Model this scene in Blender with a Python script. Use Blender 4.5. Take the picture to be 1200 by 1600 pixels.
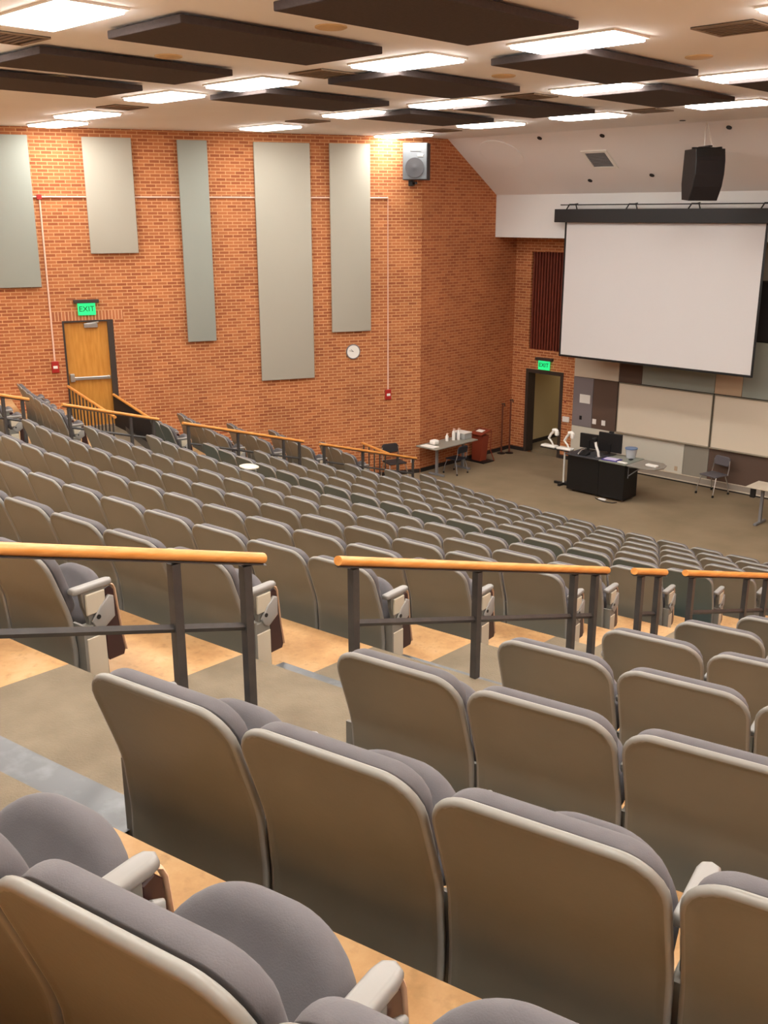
import bpy, bmesh, math, random
from mathutils import Vector, Matrix
for o in list(bpy.data.objects): bpy.data.objects.remove(o)
SC = bpy.context.scene
COL = SC.collection
sin, cos, pi, rad = math.sin, math.cos, math.pi, math.radians
random.seed(7)

# ------------------------------------------------------------------ camera
CAM_Z = 6.2
F_PX, PITCH, ROLL, YAW = 1546.9, 0.29345, -0.001875, 0.77150
fw = Vector((-sin(YAW)*cos(PITCH), cos(YAW)*cos(PITCH), -sin(PITCH)))
rt = Vector((cos(YAW), sin(YAW), 0)); up = rt.cross(fw)
rt2 = rt*cos(ROLL)+up*sin(ROLL); up2 = up*cos(ROLL)-rt*sin(ROLL)
cam = bpy.data.cameras.new('camera'); cam_o = bpy.data.objects.new('camera', cam); COL.objects.link(cam_o)
M = Matrix((rt2, up2, -fw)).transposed().to_4x4(); M.translation = (0, 0, CAM_Z)
cam_o.matrix_world = M
cam.sensor_fit = 'VERTICAL'; cam.sensor_height = 36.0; cam.sensor_width = 27.0
cam.lens = 36.0*F_PX/1600.0
cam.clip_start = 0.05; cam.clip_end = 200
SC.camera = cam_o

# ------------------------------------------------------------------ light and view
world = bpy.data.worlds.new('world'); SC.world = world; world.use_nodes = True
bg = world.node_tree.nodes['Background']; bg.inputs[0].default_value = (1.0, 0.86, 0.7, 1); bg.inputs[1].default_value = 0.0
LAMP = 25.0                      # radiance of a lit diffuser
LAMP_COL = (1.0, 0.965, 0.91)
SC.view_settings.view_transform = 'Standard'; SC.view_settings.look = 'None'
SC.view_settings.exposure = 0.35; SC.view_settings.gamma = 1.0
SC.view_settings.use_curve_mapping = False
SC.cycles.use_denoising = True
SC.cycles.max_bounces = 8; SC.cycles.diffuse_bounces = 5

# ------------------------------------------------------------------ hall constants
CX, CY, R1, PITCHR, RISE = -8.923, 37.561, 22.794, 1.075, 0.31     # centre of the seat arcs, first row radius, row pitch, riser
ZC = 7.84                        # flat ceiling
SPL = 0.42772                    # splay of the long brick wall
WB = Vector((-16.05, 17.77, 0)); WU = Vector((sin(SPL), cos(SPL), 0)); WN = Vector((cos(SPL), -sin(SPL), 0))
YF = 21.45                       # front wall
def RR(k): return R1+PITCHR*(k-1)
def zrow(k): return RISE*(k-1)
def arc(R, a, z=0.0): return Vector((CX+R*sin(a), CY-R*cos(a), z))
def ang_x(R, x): return math.asin((x-CX)/R)

# ------------------------------------------------------------------ materials
def lin(c):
    return tuple((v/12.92 if v <= .04045 else ((v+.055)/1.055)**2.4) for v in [x/255 for x in c])
MATS = {}
def mat(name, rgb, rough=.6, metal=0, emit=None, estr=0, noise=None, bump=None, spec=None, sheen=0, obj=True):
    m = bpy.data.materials.new(name); m.use_nodes = True; nt = m.node_tree; b = nt.nodes['Principled BSDF']
    c = lin(rgb); b.inputs['Base Color'].default_value = (*c, 1)
    b.inputs['Roughness'].default_value = rough; b.inputs['Metallic'].default_value = metal
    if spec is not None: b.inputs['Specular IOR Level'].default_value = spec
    if sheen: b.inputs['Sheen Weight'].default_value = sheen
    if emit: b.inputs['Emission Color'].default_value = (*emit, 1); b.inputs['Emission Strength'].default_value = estr
    tc = None
    if noise or bump: tc = nt.nodes.new('ShaderNodeTexCoord')
    if noise:      # (scale, second colour, low, high)
        n = nt.nodes.new('ShaderNodeTexNoise'); n.inputs['Scale'].default_value = noise[0]; n.inputs['Detail'].default_value = 6
        nt.links.new(tc.outputs['Object'], n.inputs['Vector'])
        r = nt.nodes.new('ShaderNodeMapRange'); r.inputs[1].default_value = noise[2]; r.inputs[2].default_value = noise[3]
        nt.links.new(n.outputs['Fac'], r.inputs[0])
        x = nt.nodes.new('ShaderNodeMix'); x.data_type = 'RGBA'
        x.inputs[6].default_value = (*c, 1); x.inputs[7].default_value = (*lin(noise[1]), 1)
        nt.links.new(r.outputs[0], x.inputs[0]); nt.links.new(x.outputs[2], b.inputs['Base Color'])
    if bump:       # (scale, strength)
        n = nt.nodes.new('ShaderNodeTexNoise'); n.inputs['Scale'].default_value = bump[0]; n.inputs['Detail'].default_value = 3
        nt.links.new(tc.outputs['Object'], n.inputs['Vector'])
        bp = nt.nodes.new('ShaderNodeBump'); bp.inputs['Strength'].default_value = bump[1]; bp.inputs['Distance'].default_value = .01
        nt.links.new(n.outputs['Fac'], bp.inputs['Height']); nt.links.new(bp.outputs[0], b.inputs['Normal'])
    MATS[name] = m
    return m
shell_m = mat('seat_plastic', (121, 118, 106), .42, bump=(60, .05), noise=(2.2, (114, 110, 97), .35, .7))
rim_m = mat('seat_rim', (138, 136, 129), .4)
shell_dark_m = mat('seat_plastic_slate', (80, 94, 92), .45, bump=(60, .05))
fabric_m = mat('seat_fabric', (100, 97, 99), .95, bump=(260, .12), sheen=.1, noise=(9, (92, 89, 92), .3, .7))
arm_m = mat('arm_plastic', (140, 138, 134), .4)
stand_m = mat('standard_paint', (126, 124, 116), .5)
endpan_m = mat('end_panel_laminate', (196, 188, 168), .5)
hinge_m = mat('hinge_cover', (150, 149, 145), .4)
tabdark_m = mat('tablet_underside', (58, 34, 34), .35)
tabedge_m = mat('tablet_edge', (226, 186, 152), .4)
tabtop_m = mat('tablet_laminate', (232, 224, 206), .35)
black_m = mat('black_plastic', (22, 21, 22), .45)
steel_m = mat('rail_steel', (62, 60, 60), .45, noise=(12, (70, 68, 66), .4, .6))
chrome_m = mat('satin_metal', (200, 200, 198), .3, .9)
ceil_m = mat('ceiling_paint', (240, 239, 238), .9, noise=(.5, (235, 233, 230), .35, .7))
slope_m = mat('soffit_paint', (240, 235, 231), .9)
soff_m = mat('soffit_white', (232, 232, 230), .85)
cloud_m = mat('acoustic_cloud', (70, 60, 58), .95, bump=(120, .3), noise=(30, (62, 53, 51), .3, .7))
panelA_m = mat('acoustic_panel_fabric', (176, 172, 158), .95, bump=(200, .1))
panelB_m = mat('acoustic_panel_fabric_cool', (154, 159, 150), .95, bump=(200, .1))
carpet_m = mat('stage_carpet', (142, 124, 98), .97, bump=(90, .5), noise=(1.1, (126, 110, 84), .3, .7))
aisle_m = mat('aisle_carpet', (133, 121, 101), .95, bump=(90, .4), noise=(5, (117, 105, 86), .3, .7))
tread_m = mat('rubber_tread', (82, 85, 88), .3, noise=(9, (110, 114, 117), .5, .75))
riser_m = mat('riser_dark', (92, 88, 82), .7)
wdoor_m = mat('door_oak', (205, 142, 60), .35)
rail_m = mat('handrail_oak', (224, 152, 76), .33)
frame_m = mat('door_frame', (58, 48, 42), .5)
red_m = mat('alarm_red', (170, 36, 30), .4)
pinkpipe_m = mat('conduit_paint', (238, 200, 178), .5)
white_m = mat('white_plastic', (236, 234, 228), .45)
paper_m = mat('paper_white', (240, 238, 232), .8)
light_m = mat('lamp_diffuser', (255, 252, 245), .5, emit=LAMP_COL, estr=LAMP)
lampframe_m = mat('lamp_frame', (238, 234, 226), .5)
vent_m = mat('vent_metal', (128, 106, 82), .6)
ventdark_m = mat('vent_shadow', (48, 38, 30), .8)
disc_m = mat('ceiling_speaker', (206, 176, 130), .6)
grey_m = mat('grey_paint', (120, 120, 122), .55)
spk_m = mat('speaker_grey', (92, 95, 98), .6)
spkd_m = mat('speaker_side', (58, 56, 58), .6)
rust_m = mat('rust_red', (132, 54, 30), .6)
scr_m = mat('screen_fabric', (218, 215, 214), .9)
green_m = mat('exit_green', (20, 190, 90), .5, emit=(0.02, 0.75, 0.24), estr=.75)
exitletter_m = mat('exit_letters', (6, 46, 26), .6)
purple_m = mat('purple_folder', (62, 46, 140), .5)
blue_m = mat('blue_lid', (104, 128, 164), .4)
clear_m = mat('clear_tub', (184, 190, 196), .25)
tabtopgrey_m = mat('table_top', (142, 141, 130), .4)
chairgrey_m = mat('chair_grey', (92, 88, 92), .6)
chairblack_m = mat('chair_black', (40, 36, 38), .6)
corr_m = mat('corridor_wall', (206, 186, 140), .85)
wall_cream_m = mat('wall_cream', (208, 196, 176), .7)
wall_brown_m = mat('wall_brown', (92, 72, 60), .7)
wall_purple_m = mat('wall_greypurple', (126, 118, 120), .7)
wall_grey_m = mat('wall_grey', (142, 136, 124), .7)
wall_teal_m = mat('wall_greygreen', (152, 158, 148), .7)
wall_tan_m = mat('wall_tan', (190, 166, 138), .7)
wall_pale_m = mat('wall_pale', (206, 202, 188), .6)
wall_black_m = mat('wall_black', (30, 27, 28), .7)
board_m = mat('whiteboard_enamel', (222, 210, 190), .3)
trimalu_m = mat('board_trim', (150, 140, 122), .45)
base_m = mat('baseboard_dark', (42, 36, 34), .6)
band_m = mat('base_band', (158, 148, 136), .6)
slat_m = mat('wood_slats', (112, 46, 28), .55)

def brick_mat(name, c1, c2, mortar):
    m = bpy.data.materials.new(name); m.use_nodes = True; nt = m.node_tree; b = nt.nodes['Principled BSDF']; L = nt.links
    uv = nt.nodes.new('ShaderNodeUVMap'); uv.uv_map = 'UVMap'
    br = nt.nodes.new('ShaderNodeTexBrick'); br.offset = .5; br.squash = 1
    br.inputs['Scale'].default_value = 1; br.inputs['Brick Width'].default_value = .212; br.inputs['Row Height'].default_value = .0685
    br.inputs['Mortar Size'].default_value = .0085; br.inputs['Mortar Smooth'].default_value = .15; br.inputs['Bias'].default_value = -.1
    br.inputs['Color1'].default_value = (*lin(c1), 1); br.inputs['Color2'].default_value = (*lin(c2), 1); br.inputs['Mortar'].default_value = (*lin(mortar), 1)
    L.new(uv.outputs[0], br.inputs['Vector'])
    n = nt.nodes.new('ShaderNodeTexNoise'); n.inputs['Scale'].default_value = .7; n.inputs['Detail'].default_value = 5
    L.new(uv.outputs[0], n.inputs['Vector'])
    r = nt.nodes.new('ShaderNodeMapRange'); r.inputs[1].default_value = .3; r.inputs[2].default_value = .7; r.inputs[3].default_value = .86; r.inputs[4].default_value = 1.1
    L.new(n.outputs['Fac'], r.inputs[0])
    mx = nt.nodes.new('ShaderNodeVectorMath'); mx.operation = 'SCALE'
    L.new(br.outputs['Color'], mx.inputs[0]); L.new(r.outputs[0], mx.inputs['Scale'])
    L.new(mx.outputs[0], b.inputs['Base Color']); b.inputs['Roughness'].default_value = .85
    bp = nt.nodes.new('ShaderNodeBump'); bp.invert = True; bp.inputs['Strength'].default_value = .5; bp.inputs['Distance'].default_value = .006
    L.new(br.outputs['Fac'], bp.inputs['Height']); L.new(bp.outputs[0], b.inputs['Normal'])
    return m
brick_m = brick_mat('brick', (190, 116, 70), (152, 82, 46), (216, 164, 114))
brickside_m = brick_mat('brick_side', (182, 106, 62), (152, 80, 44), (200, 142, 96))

soldier_m = brick_mat('brick_soldier', (190, 118, 76), (158, 90, 56), (226, 178, 132))
_b = [n for n in soldier_m.node_tree.nodes if n.type == 'TEX_BRICK'][0]; _b.inputs['Brick Width'].default_value = .068; _b.inputs['Row Height'].default_value = 4.4; _b.offset = 0
def wood_floor_mat():
    m = bpy.data.materials.new('plywood_floor'); m.use_nodes = True; nt = m.node_tree; b = nt.nodes['Principled BSDF']; L = nt.links
    tc = nt.nodes.new('ShaderNodeTexCoord')
    n = nt.nodes.new('ShaderNodeTexNoise'); n.inputs['Scale'].default_value = 2.6; n.inputs['Detail'].default_value = 8; n.inputs['Roughness'].default_value = .65
    L.new(tc.outputs['Object'], n.inputs['Vector'])
    cr = nt.nodes.new('ShaderNodeValToRGB'); e = cr.color_ramp.elements
    e[0].position = .3; e[0].color = (*lin((168, 126, 82)), 1); e[1].position = .72; e[1].color = (*lin((212, 178, 134)), 1)
    x = e.new(.5); x.color = (*lin((196, 155, 107)), 1)
    L.new(n.outputs['Fac'], cr.inputs[0])
    n2 = nt.nodes.new('ShaderNodeTexNoise'); n2.inputs['Scale'].default_value = 22; n2.inputs['Detail'].default_value = 4
    L.new(tc.outputs['Object'], n2.inputs['Vector'])
    r = nt.nodes.new('ShaderNodeMapRange'); r.inputs[1].default_value = .56; r.inputs[2].default_value = .72; r.inputs[4].default_value = .45
    L.new(n2.outputs['Fac'], r.inputs[0])
    mx = nt.nodes.new('ShaderNodeMix'); mx.data_type = 'RGBA'; mx.inputs[7].default_value = (*lin((150, 116, 76)), 1)
    L.new(r.outputs[0], mx.inputs[0]); L.new(cr.outputs[0], mx.inputs[6]); L.new(mx.outputs[2], b.inputs['Base Color'])
    b.inputs['Roughness'].default_value = .5
    return m
woodfloor_m = wood_floor_mat()

def wood_grain(m, c1, c2, scale):
    nt = m.node_tree; b = nt.nodes['Principled BSDF']; tc = nt.nodes.new('ShaderNodeTexCoord')
    mp = nt.nodes.new('ShaderNodeMapping'); mp.inputs['Scale'].default_value = scale
    n = nt.nodes.new('ShaderNodeTexNoise'); n.inputs['Scale'].default_value = 4; n.inputs['Detail'].default_value = 5
    cr = nt.nodes.new('ShaderNodeValToRGB'); e = cr.color_ramp.elements
    e[0].position = .3; e[0].color = (*lin(c1), 1); e[1].position = .7; e[1].color = (*lin(c2), 1)
    nt.links.new(tc.outputs['Object'], mp.inputs[0]); nt.links.new(mp.outputs[0], n.inputs['Vector']); nt.links.new(n.outputs['Fac'], cr.inputs[0]); nt.links.new(cr.outputs[0], b.inputs['Base Color'])
wood_grain(wdoor_m, (196, 130, 50), (214, 152, 70), (5, 5, .6))
wood_grain(rail_m, (214, 140, 62), (232, 166, 92), (8, .8, 8))
wood_grain(slat_m, (98, 38, 24), (124, 54, 34), (10, 10, .8))

# ------------------------------------------------------------------ mesh helpers
class MB:
    def __init__(s): s.bm = bmesh.new()
    def face(s, pts):
        return s.bm.faces.new([s.bm.verts.new(p) for p in pts])
    def obox(s, o, ax, ay, az, x0, x1, y0, y1, z0, z1, bev=0, seg=2):
        o = Vector(o); v = [s.bm.verts.new(o+ax*x+ay*y+az*z) for z in (z0, z1) for y in (y0, y1) for x in (x0, x1)]
        fs = [s.bm.faces.new([v[i] for i in q]) for q in ((0, 2, 3, 1), (4, 5, 7, 6), (0, 1, 5, 4), (2, 6, 7, 3), (0, 4, 6, 2), (1, 3, 7, 5))]
        if bev:
            es = {e for f in fs for e in f.edges}
            bmesh.ops.bevel(s.bm, geom=list(es), offset=bev, segments=seg, profile=.5, affect='EDGES', clamp_overlap=True)
        return fs
    def box(s, x0, x1, y0, y1, z0, z1, bev=0, seg=2):
        return s.obox((0, 0, 0), Vector((1, 0, 0)), Vector((0, 1, 0)), Vector((0, 0, 1)), x0, x1, y0, y1, z0, z1, bev, seg)
    def prism(s, pts, d, bev=0, seg=2):           # closed outline extruded by vector d
        d = Vector(d); a = [s.bm.verts.new(Vector(p)) for p in pts]; b = [s.bm.verts.new(Vector(p)+d) for p in pts]; n = len(a)
        fs = [s.bm.faces.new(a[::-1]), s.bm.faces.new(b)]
        for i in range(n): fs.append(s.bm.faces.new([a[i], a[(i+1) % n], b[(i+1) % n], b[i]]))
        if bev:
            es = {e for e in fs[0].edges} | {e for e in fs[1].edges}
            bmesh.ops.bevel(s.bm, geom=list(es), offset=bev, segments=seg, profile=.5, affect='EDGES', clamp_overlap=True)
        return fs
    def tube(s, path, r, n=10, rx=None, cap=True):      # round or oval tube along points
        path = [Vector(p) for p in path]; rings = []; ry = rx or r
        for i, p in enumerate(path):
            t = ((path[i+1] if i+1 < len(path) else p)-(path[i-1] if i else p)).normalized()
            u = t.cross(Vector((0, 0, 1)))
            if u.length < 1e-3: u = Vector((1, 0, 0))
            u.normalize(); w = u.cross(t)
            rings.append([s.bm.verts.new(p+u*(ry*cos(2*pi*k/n))+w*(r*sin(2*pi*k/n))) for k in range(n)])
        for a, b in zip(rings, rings[1:]):
            for k in range(n): s.bm.faces.new([a[k], a[(k+1) % n], b[(k+1) % n], b[k]])
        if cap: s.bm.faces.new(rings[0][::-1]); s.bm.faces.new(rings[-1])
    def lathe(s, prof, c=(0, 0, 0), axis=(0, 0, 1), n=24):   # prof: (r, h)
        c = Vector(c); a = Vector(axis).normalized(); u = a.orthogonal().normalized(); w = a.cross(u); rings = []
        for r, hh in prof:
            rings.append([s.bm.verts.new(c+a*hh+(u*cos(2*pi*k/n)+w*sin(2*pi*k/n))*max(r, 1e-4)) for k in range(n)])
        for p, q in zip(rings, rings[1:]):
            for k in range(n): s.bm.faces.new([p[k], p[(k+1) % n], q[(k+1) % n], q[k]])
        s.bm.faces.new(rings[0][::-1]); s.bm.faces.new(rings[-1])
    def build(s, name, m, parent=None, smooth=False, angle=40, loc=None):
        bmesh.ops.recalc_face_normals(s.bm, faces=s.bm.faces)
        me = bpy.data.meshes.new(name); s.bm.to_mesh(me); s.bm.free()
        me.materials.append(m); o = bpy.data.objects.new(name, me); COL.objects.link(o)
        if getattr(s, 'extra', None): me.materials.append(s.extra)
        if smooth:
            me.polygons.foreach_set('use_smooth', [True]*len(me.polygons))
            try: me.set_sharp_from_angle(angle=rad(angle))
            except Exception: pass
        if parent: o.parent = parent
        if loc: o.location = loc
        return o
def tag(o, label=None, cat=None, group=None, kind=None):
    if label: o['label'] = label
    if cat: o['category'] = cat
    if group: o['group'] = group
    if kind: o['kind'] = kind
    return o
def struct(o): o['kind'] = 'structure'; return o
def thing(name, label, cat, loc=(0, 0, 0), rz=0, group=None):
    o = bpy.data.objects.new(name, None); o.empty_display_size = .1; COL.objects.link(o)
    o.location = loc; o.rotation_euler = (0, 0, rz); return tag(o, label, cat, group)
def dup(root, loc, rz, label=None):
    r = root.copy(); COL.objects.link(r); r.location = loc; r.rotation_euler = (0, 0, rz)
    if label: r['label'] = label
    for ch in root.children:
        c = ch.copy(); COL.objects.link(c); c.parent = r
        for g in ch.children:
            q = g.copy(); COL.objects.link(q); q.parent = c
    return r
X, Y, Z = Vector((1, 0, 0)), Vector((0, 1, 0)), Vector((0, 0, 1))

def wall_boxes(name, o, u, n, pieces, thick, m):
    """wall of boxes; pieces are (s0, s1, z0, z1); UVs in metres"""
    bm = bmesh.new(); uvl = bm.loops.layers.uv.new('UVMap')
    for s0, s1, z0, z1 in pieces:
        v = [bm.verts.new(o+u*s+n*t+Z*zz) for zz in (z0, z1) for t in (-thick, 0) for s in (s0, s1)]
        co = [(s-t, zz) for zz in (z0, z1) for t in (-thick, 0) for s in (s0, s1)]
        for q in ((0, 2, 3, 1), (4, 5, 7, 6), (0, 1, 5, 4), (2, 6, 7, 3), (0, 4, 6, 2), (1, 3, 7, 5)):
            f = bm.faces.new([v[i] for i in q])
            for l, i in zip(f.loops, q): l[uvl].uv = co[i]
    bmesh.ops.recalc_face_normals(bm, faces=bm.faces)
    me = bpy.data.meshes.new(name); bm.to_mesh(me); bm.free(); me.materials.append(m)
    ob = bpy.data.objects.new(name, me); COL.objects.link(ob); return struct(ob)

# ------------------------------------------------------------------ room shell
DS0, DS1, DZ0, DZ1 = -8.17, -7.13, 1.77, 4.045       # side door opening along the long wall
wall_boxes('wall_left', WB, WU, WN, [(-27, DS0, -.3, 8.1), (DS1, 0, -.3, 8.1), (DS0, DS1, DZ1, 8.1), (DS0, DS1, -.3, DZ0)], .3, brick_m)
wall_boxes('wall_left', Vector((-16.05, 17.77, 0)), Y, X, [(0, 3.98, -.3, 8.1)], .3, brickside_m)
FD = (-15.56, -14.42, 0, 2.25); SL = (-15.54, -14.40, 2.77, 5.24)
wall_boxes('wall_front', Vector((0, YF, 0)), X, -Y,
           [(-16.05, FD[0], -.3, 2.77), (FD[1], -14.06, -.3, 2.77), (FD[0], FD[1], 2.25, 2.77), (-16.05, SL[0], 2.77, 5.24), (SL[1], -13.2, 2.77, 5.24), (-16.05, -13.2, 5.24, 5.7)], .3, brick_m)
wall_boxes('trim_30', WB, WU, WN, [(DS0-.22, DS1+.22, DZ1, DZ1+.19)], .02, soldier_m).location = WN*.004
wr = WU.copy(); wr.x = -wr.x; wnr = WN.copy(); wnr.x = -wnr.x
wall_boxes('wall_right', Vector((2*CX+16.05, 17.77, 0)), wr, wnr, [(-27, 0, -.3, 8.1)], .3, brick_m)
wall_boxes('wall_right', Vector((2*CX+16.05, 17.77, 0)), Y, -X, [(0, 3.98, -.3, 8.1)], .3, brickside_m)
wall_boxes('wall_back', Vector((0, -5.2, 0)), X, Y, [(-30, 12, 0, 8.1)], .3, brick_m)
b = MB(); b.box(-14.06, 2*CX+16.05, YF, YF+.3, -.3, 8.1); struct(b.build('wall_front', wall_black_m))

b = MB(); b.box(-29, 11, -5.2, 18.66, ZC, ZC+.1); struct(b.build('ceiling', ceil_m))
SY0, SZ0, SY1, SZ1 = 18.66, 7.84, 20.55, 6.62
sn = Vector((0, SZ0-SZ1, SY1-SY0)).normalized()      # upward normal of the raked ceiling
sd = Vector((0, SY1-SY0, SZ1-SZ0)).normalized()
b = MB(); b.prism([(-16.06, SY0, SZ0), (-16.06, SY1, SZ1), (-16.06, SY1+.1, SZ1+.1), (-16.06, SY0, SZ0+.1)], (14.3, 0, 0)); struct(b.build('ceiling', slope_m))
b = MB(); b.box(-16.06, -1.8, SY1, YF+.05, 5.61, 6.62); struct(b.build('trim_22', soff_m))

# stage floor and seat terraces
b = MB(); b.box(-18.6, .8, 13.9, YF+.02, -.1, 0); struct(b.build('floor', carpet_m))
def wall_ang(R, side):
    # angle where the arc of radius R meets the side wall (mirrored about the hall axis)
    o = Vector((WB.x-CX, WB.y-CY)); u = Vector((WU.x, WU.y)); bq = o.dot(u); c = o.dot(o)-R*R
    t = -bq-math.sqrt(max(bq*bq-c, 0)); t2 = -bq+math.sqrt(max(bq*bq-c, 0))
    t = t if abs(t) < abs(t2) else t2
    p = o+u*t; a = math.atan2(p.x, -p.y)
    return (a-.12/R) if side < 0 else -(a-.12/R)
def bound(R, e):
    return wall_ang(R, e) if e in (-1, 1) else ang_x(R, e)
def sector(mb, r0, r1, e0, e1, z, skirt=None, ns=24):
    a0 = [bound(r, e0) for r in (r0, r1)]; a1 = [bound(r, e1) for r in (r0, r1)]
    rows_ = []
    for r, s, e in ((r0, a0[0], a1[0]), (r1, a0[1], a1[1])):
        rows_.append([mb.bm.verts.new(arc(r, s+(e-s)*i/ns, z)) for i in range(ns+1)])
    for i in range(ns): mb.bm.faces.new([rows_[0][i], rows_[0][i+1], rows_[1][i+1], rows_[1][i]])
    if skirt is not None:      # riser at r0
        low = [mb.bm.verts.new(v.co-Z*skirt) for v in rows_[0]]
        for i in range(ns): mb.bm.faces.new([rows_[0][i], rows_[0][i+1], low[i+1], low[i]])
AL0, AL1, AN0, AN1 = -14.95, -13.9, -4.31, -2.66      # brick wall aisle, near aisle
zones = [(-1, AL0, 'w'), (AL0, AL1, 'c'), (AL1, AN0, 'w'), (AN0, AN1, 'c'), (AN1, 1, 'w')]
bw, bc, br_, bt = MB(), MB(), MB(), MB()
for k in range(2, 17):
    ro = RR(k)+.012 if k < 16 else RR(k)+4.5
    for e0, e1, t in zones:
        if e0 == -1 and k == 7: continue
        e0_ = e0
        sector(bw if t == 'w' else bc, RR(k-1)+.012, ro, e0, e1, zrow(k))
    # risers
    for e0, e1, t in zones:
        r = RR(k-1)+.012; n = 24; s, e = bound(r, e0), bound(r, e1)
        pa = [arc(r, s+(e-s)*i/n, zrow(k)-.001) for i in range(n+1)]
        for i in range(n):
            br_.face([pa[i], pa[i+1], pa[i+1]-Z*RISE, pa[i]-Z*RISE])
    for e0, e1 in ((AL0, AL1), (AN0, AN1)):           # half steps in the aisles
        sector(bt, RR(k-1)-.29, RR(k-1)+.012, e0, e1, zrow(k)-RISE/2, skirt=RISE/2)
struct(bw.build('floor', woodfloor_m)); struct(bc.build('floor', aisle_m)); struct(br_.build('floor', riser_m)); struct(bt.build('floor', tread_m))
# landing ramp behind the side door
b = MB(); p0 = WB+WU*(DS0-.05)+Z*1.77; p1 = WB+WU*(DS1+.1)+Z*1.77
q0 = Vector((-15.0, 9.30, 1.66)); q1 = Vector((-15.0, 10.25, 1.62))
b.prism([p0, p1, q1, q0], (0, 0, -.9)); struct(b.build('floor', aisle_m))
b = MB(); b.box(-15.95, -14.05, YF+.3, 26.2, -.1, 0); struct(b.build('floor', carpet_m))
b = MB(); b.box(-16.1, -15.97, YF+.3, 26.2, 0, 2.7); b.box(-14.05, -13.9, YF+.3, 26.2, 0, 2.7); b.box(-16.1, -13.9, 26.2, 26.3, 0, 2.7); b.box(-16.1, -13.9, YF+.3, 26.2, 2.7, 2.8)
struct(b.build('wall_back', corr_m))
b = MB(); b.box(-15.97, -15.95, YF+.3, 26.2, 0, .1); struct(b.build('baseboard_back', base_m))
la = bpy.data.lights.new('corridor_lamp', 'AREA'); la.energy = 9; la.size = .6; la.color = (1, .9, .72)
lo = bpy.data.objects.new('corridor_lamp', la); COL.objects.link(lo); lo.location = (-15.0, 24.6, 2.66)

# baseboards and trims
b = MB(); b.box(-16.05, -16.03, 17.8, YF, 0, .1); struct(b.build('baseboard_left', base_m))
b = MB(); b.obox(WB, WU, WN, Z, -2.6, 0, 0, .02, 0, .1); struct(b.build('baseboard_left', base_m))
b = MB(); b.box(-16.03, -15.56, YF-.02, YF, 0, .1); b.box(-14.42, -14.08, YF-.02, YF, 0, .1); struct(b.build('baseboard_front', base_m))
b = MB(); b.box(-14.05, -1.9, YF-.045, YF, .04, .19); struct(b.build('trim_1', band_m))
b = MB(); b.box(-14.05, -1.9, YF-.06, YF, .035, .06); b.box(-14.05, -1.9, YF-.055, YF, .185, .2); struct(b.build('trim_2', wall_cream_m))
b = MB(); b.box(-14.05, -1.9, YF-.05, YF, 0, .035); struct(b.build('baseboard_front', base_m))
# front wall cladding panels (x0, x1, z0, z1, material)
clad = [(-14.06, -12.77, 2.21, 2.72, wall_cream_m), (-12.76, -12.14, 2.21, 2.72, wall_brown_m), (-12.13, -10.27, 2.22, 2.72, wall_teal_m), (-10.26, -9.62, 2.22, 2.72, wall_tan_m), (-9.61, -7.9, 2.22, 3.46, wall_teal_m), (-7.89, -1.9, 2.22, 3.46, wall_brown_m),
        (-14.06, -13.48, .95, 2.2, wall_purple_m), (-13.47, -12.78, .95, 2.2, wall_brown_m),
        (-14.06, -10.89, .2, .94, wall_pale_m), (-10.88, -10.26, .2, .94, wall_grey_m), (-10.25, -6.2, .2, .94, wall_brown_m), (-6.19, -1.9, .2, .94, wall_pale_m),
        (-10.4, -1.9, 4.78, 5.6, wall_grey_m)]
for i, (x0, x1, z0, z1, m) in enumerate(clad):
    b = MB(); b.box(x0, x1, YF-.03, YF, z0, z1, .004, 1); struct(b.build('trim_%d' % (i+3), m))
# slatted recess above the stage door
b = MB(); b.box(SL[0], SL[1], YF+.11, YF+.2, SL[2], SL[3]); o = struct(b.build('trim_20', ventdark_m))
b = MB()
for i in range(13):
    x = SL[0]+.03+i*.088; b.box(x, x+.05, YF+.02, YF+.11, SL[2], SL[3], .004, 1)
struct(b.build('trim_21', slat_m))
# doors
dr = MB(); dr.obox(WB, WU, WN, Z, DS0+.04, DS1-.12, -.12, -.075, DZ0, DZ1-.03); door1 = struct(dr.build('door_1', wdoor_m))
b = MB(); b.obox(WB, WU, WN, Z, DS0, DS0+.04, -.2, .012, DZ0, DZ1); b.obox(WB, WU, WN, Z, DS1-.12, DS1, -.2, .012, DZ0, DZ1); b.obox(WB, WU, WN, Z, DS0+.04, DS1-.12, -.2, .012, DZ1-.035, DZ1); b.build('door_frame', frame_m, door1)
b = MB(); b.obox(WB, WU, WN, Z, DS0+.1, DS1-.2, -.02, .03, 2.79, 2.86, .012); b.obox(WB, WU, WN, Z, DS0+.07, DS0+.16, -.075, .035, 2.76, 2.93, .01); b.obox(WB, WU, WN, Z, DS1-.2, DS1-.14, -.075, .025, 2.79, 2.86, .01); b.build('panic_bar', chrome_m, door1)
b = MB(); b.obox(WB, WU, WN, Z, DS0+.44, DS1-.32, -.075, -.01, DZ1-.16, DZ1-.07, .008); b.tube([WB+WU*(DS0+.5)+WN*-.04+Z*(DZ1-.07), WB+WU*(DS1-.3)+WN*.02+Z*(DZ1-.04)], .012); b.build('door_closer', chrome_m, door1)
b = MB(); b.obox(WB, WU, WN, Z, DS0+.04, DS1-.12, -.13, -.02, DZ0, DZ0+.012); b.build('threshold', chrome_m, door1)
b = MB(); b.box(FD[0]-.02, FD[0]+.065, YF-.015, YF+.3, 0, 2.25); b.box(FD[1]-.07, FD[1]+.02, YF-.015, YF+.3, 0, 2.25); b.box(FD[0]+.065, FD[1]-.07, YF-.015, YF+.3, 2.15, 2.25); struct(b.build('door_2', frame_m))

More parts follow.
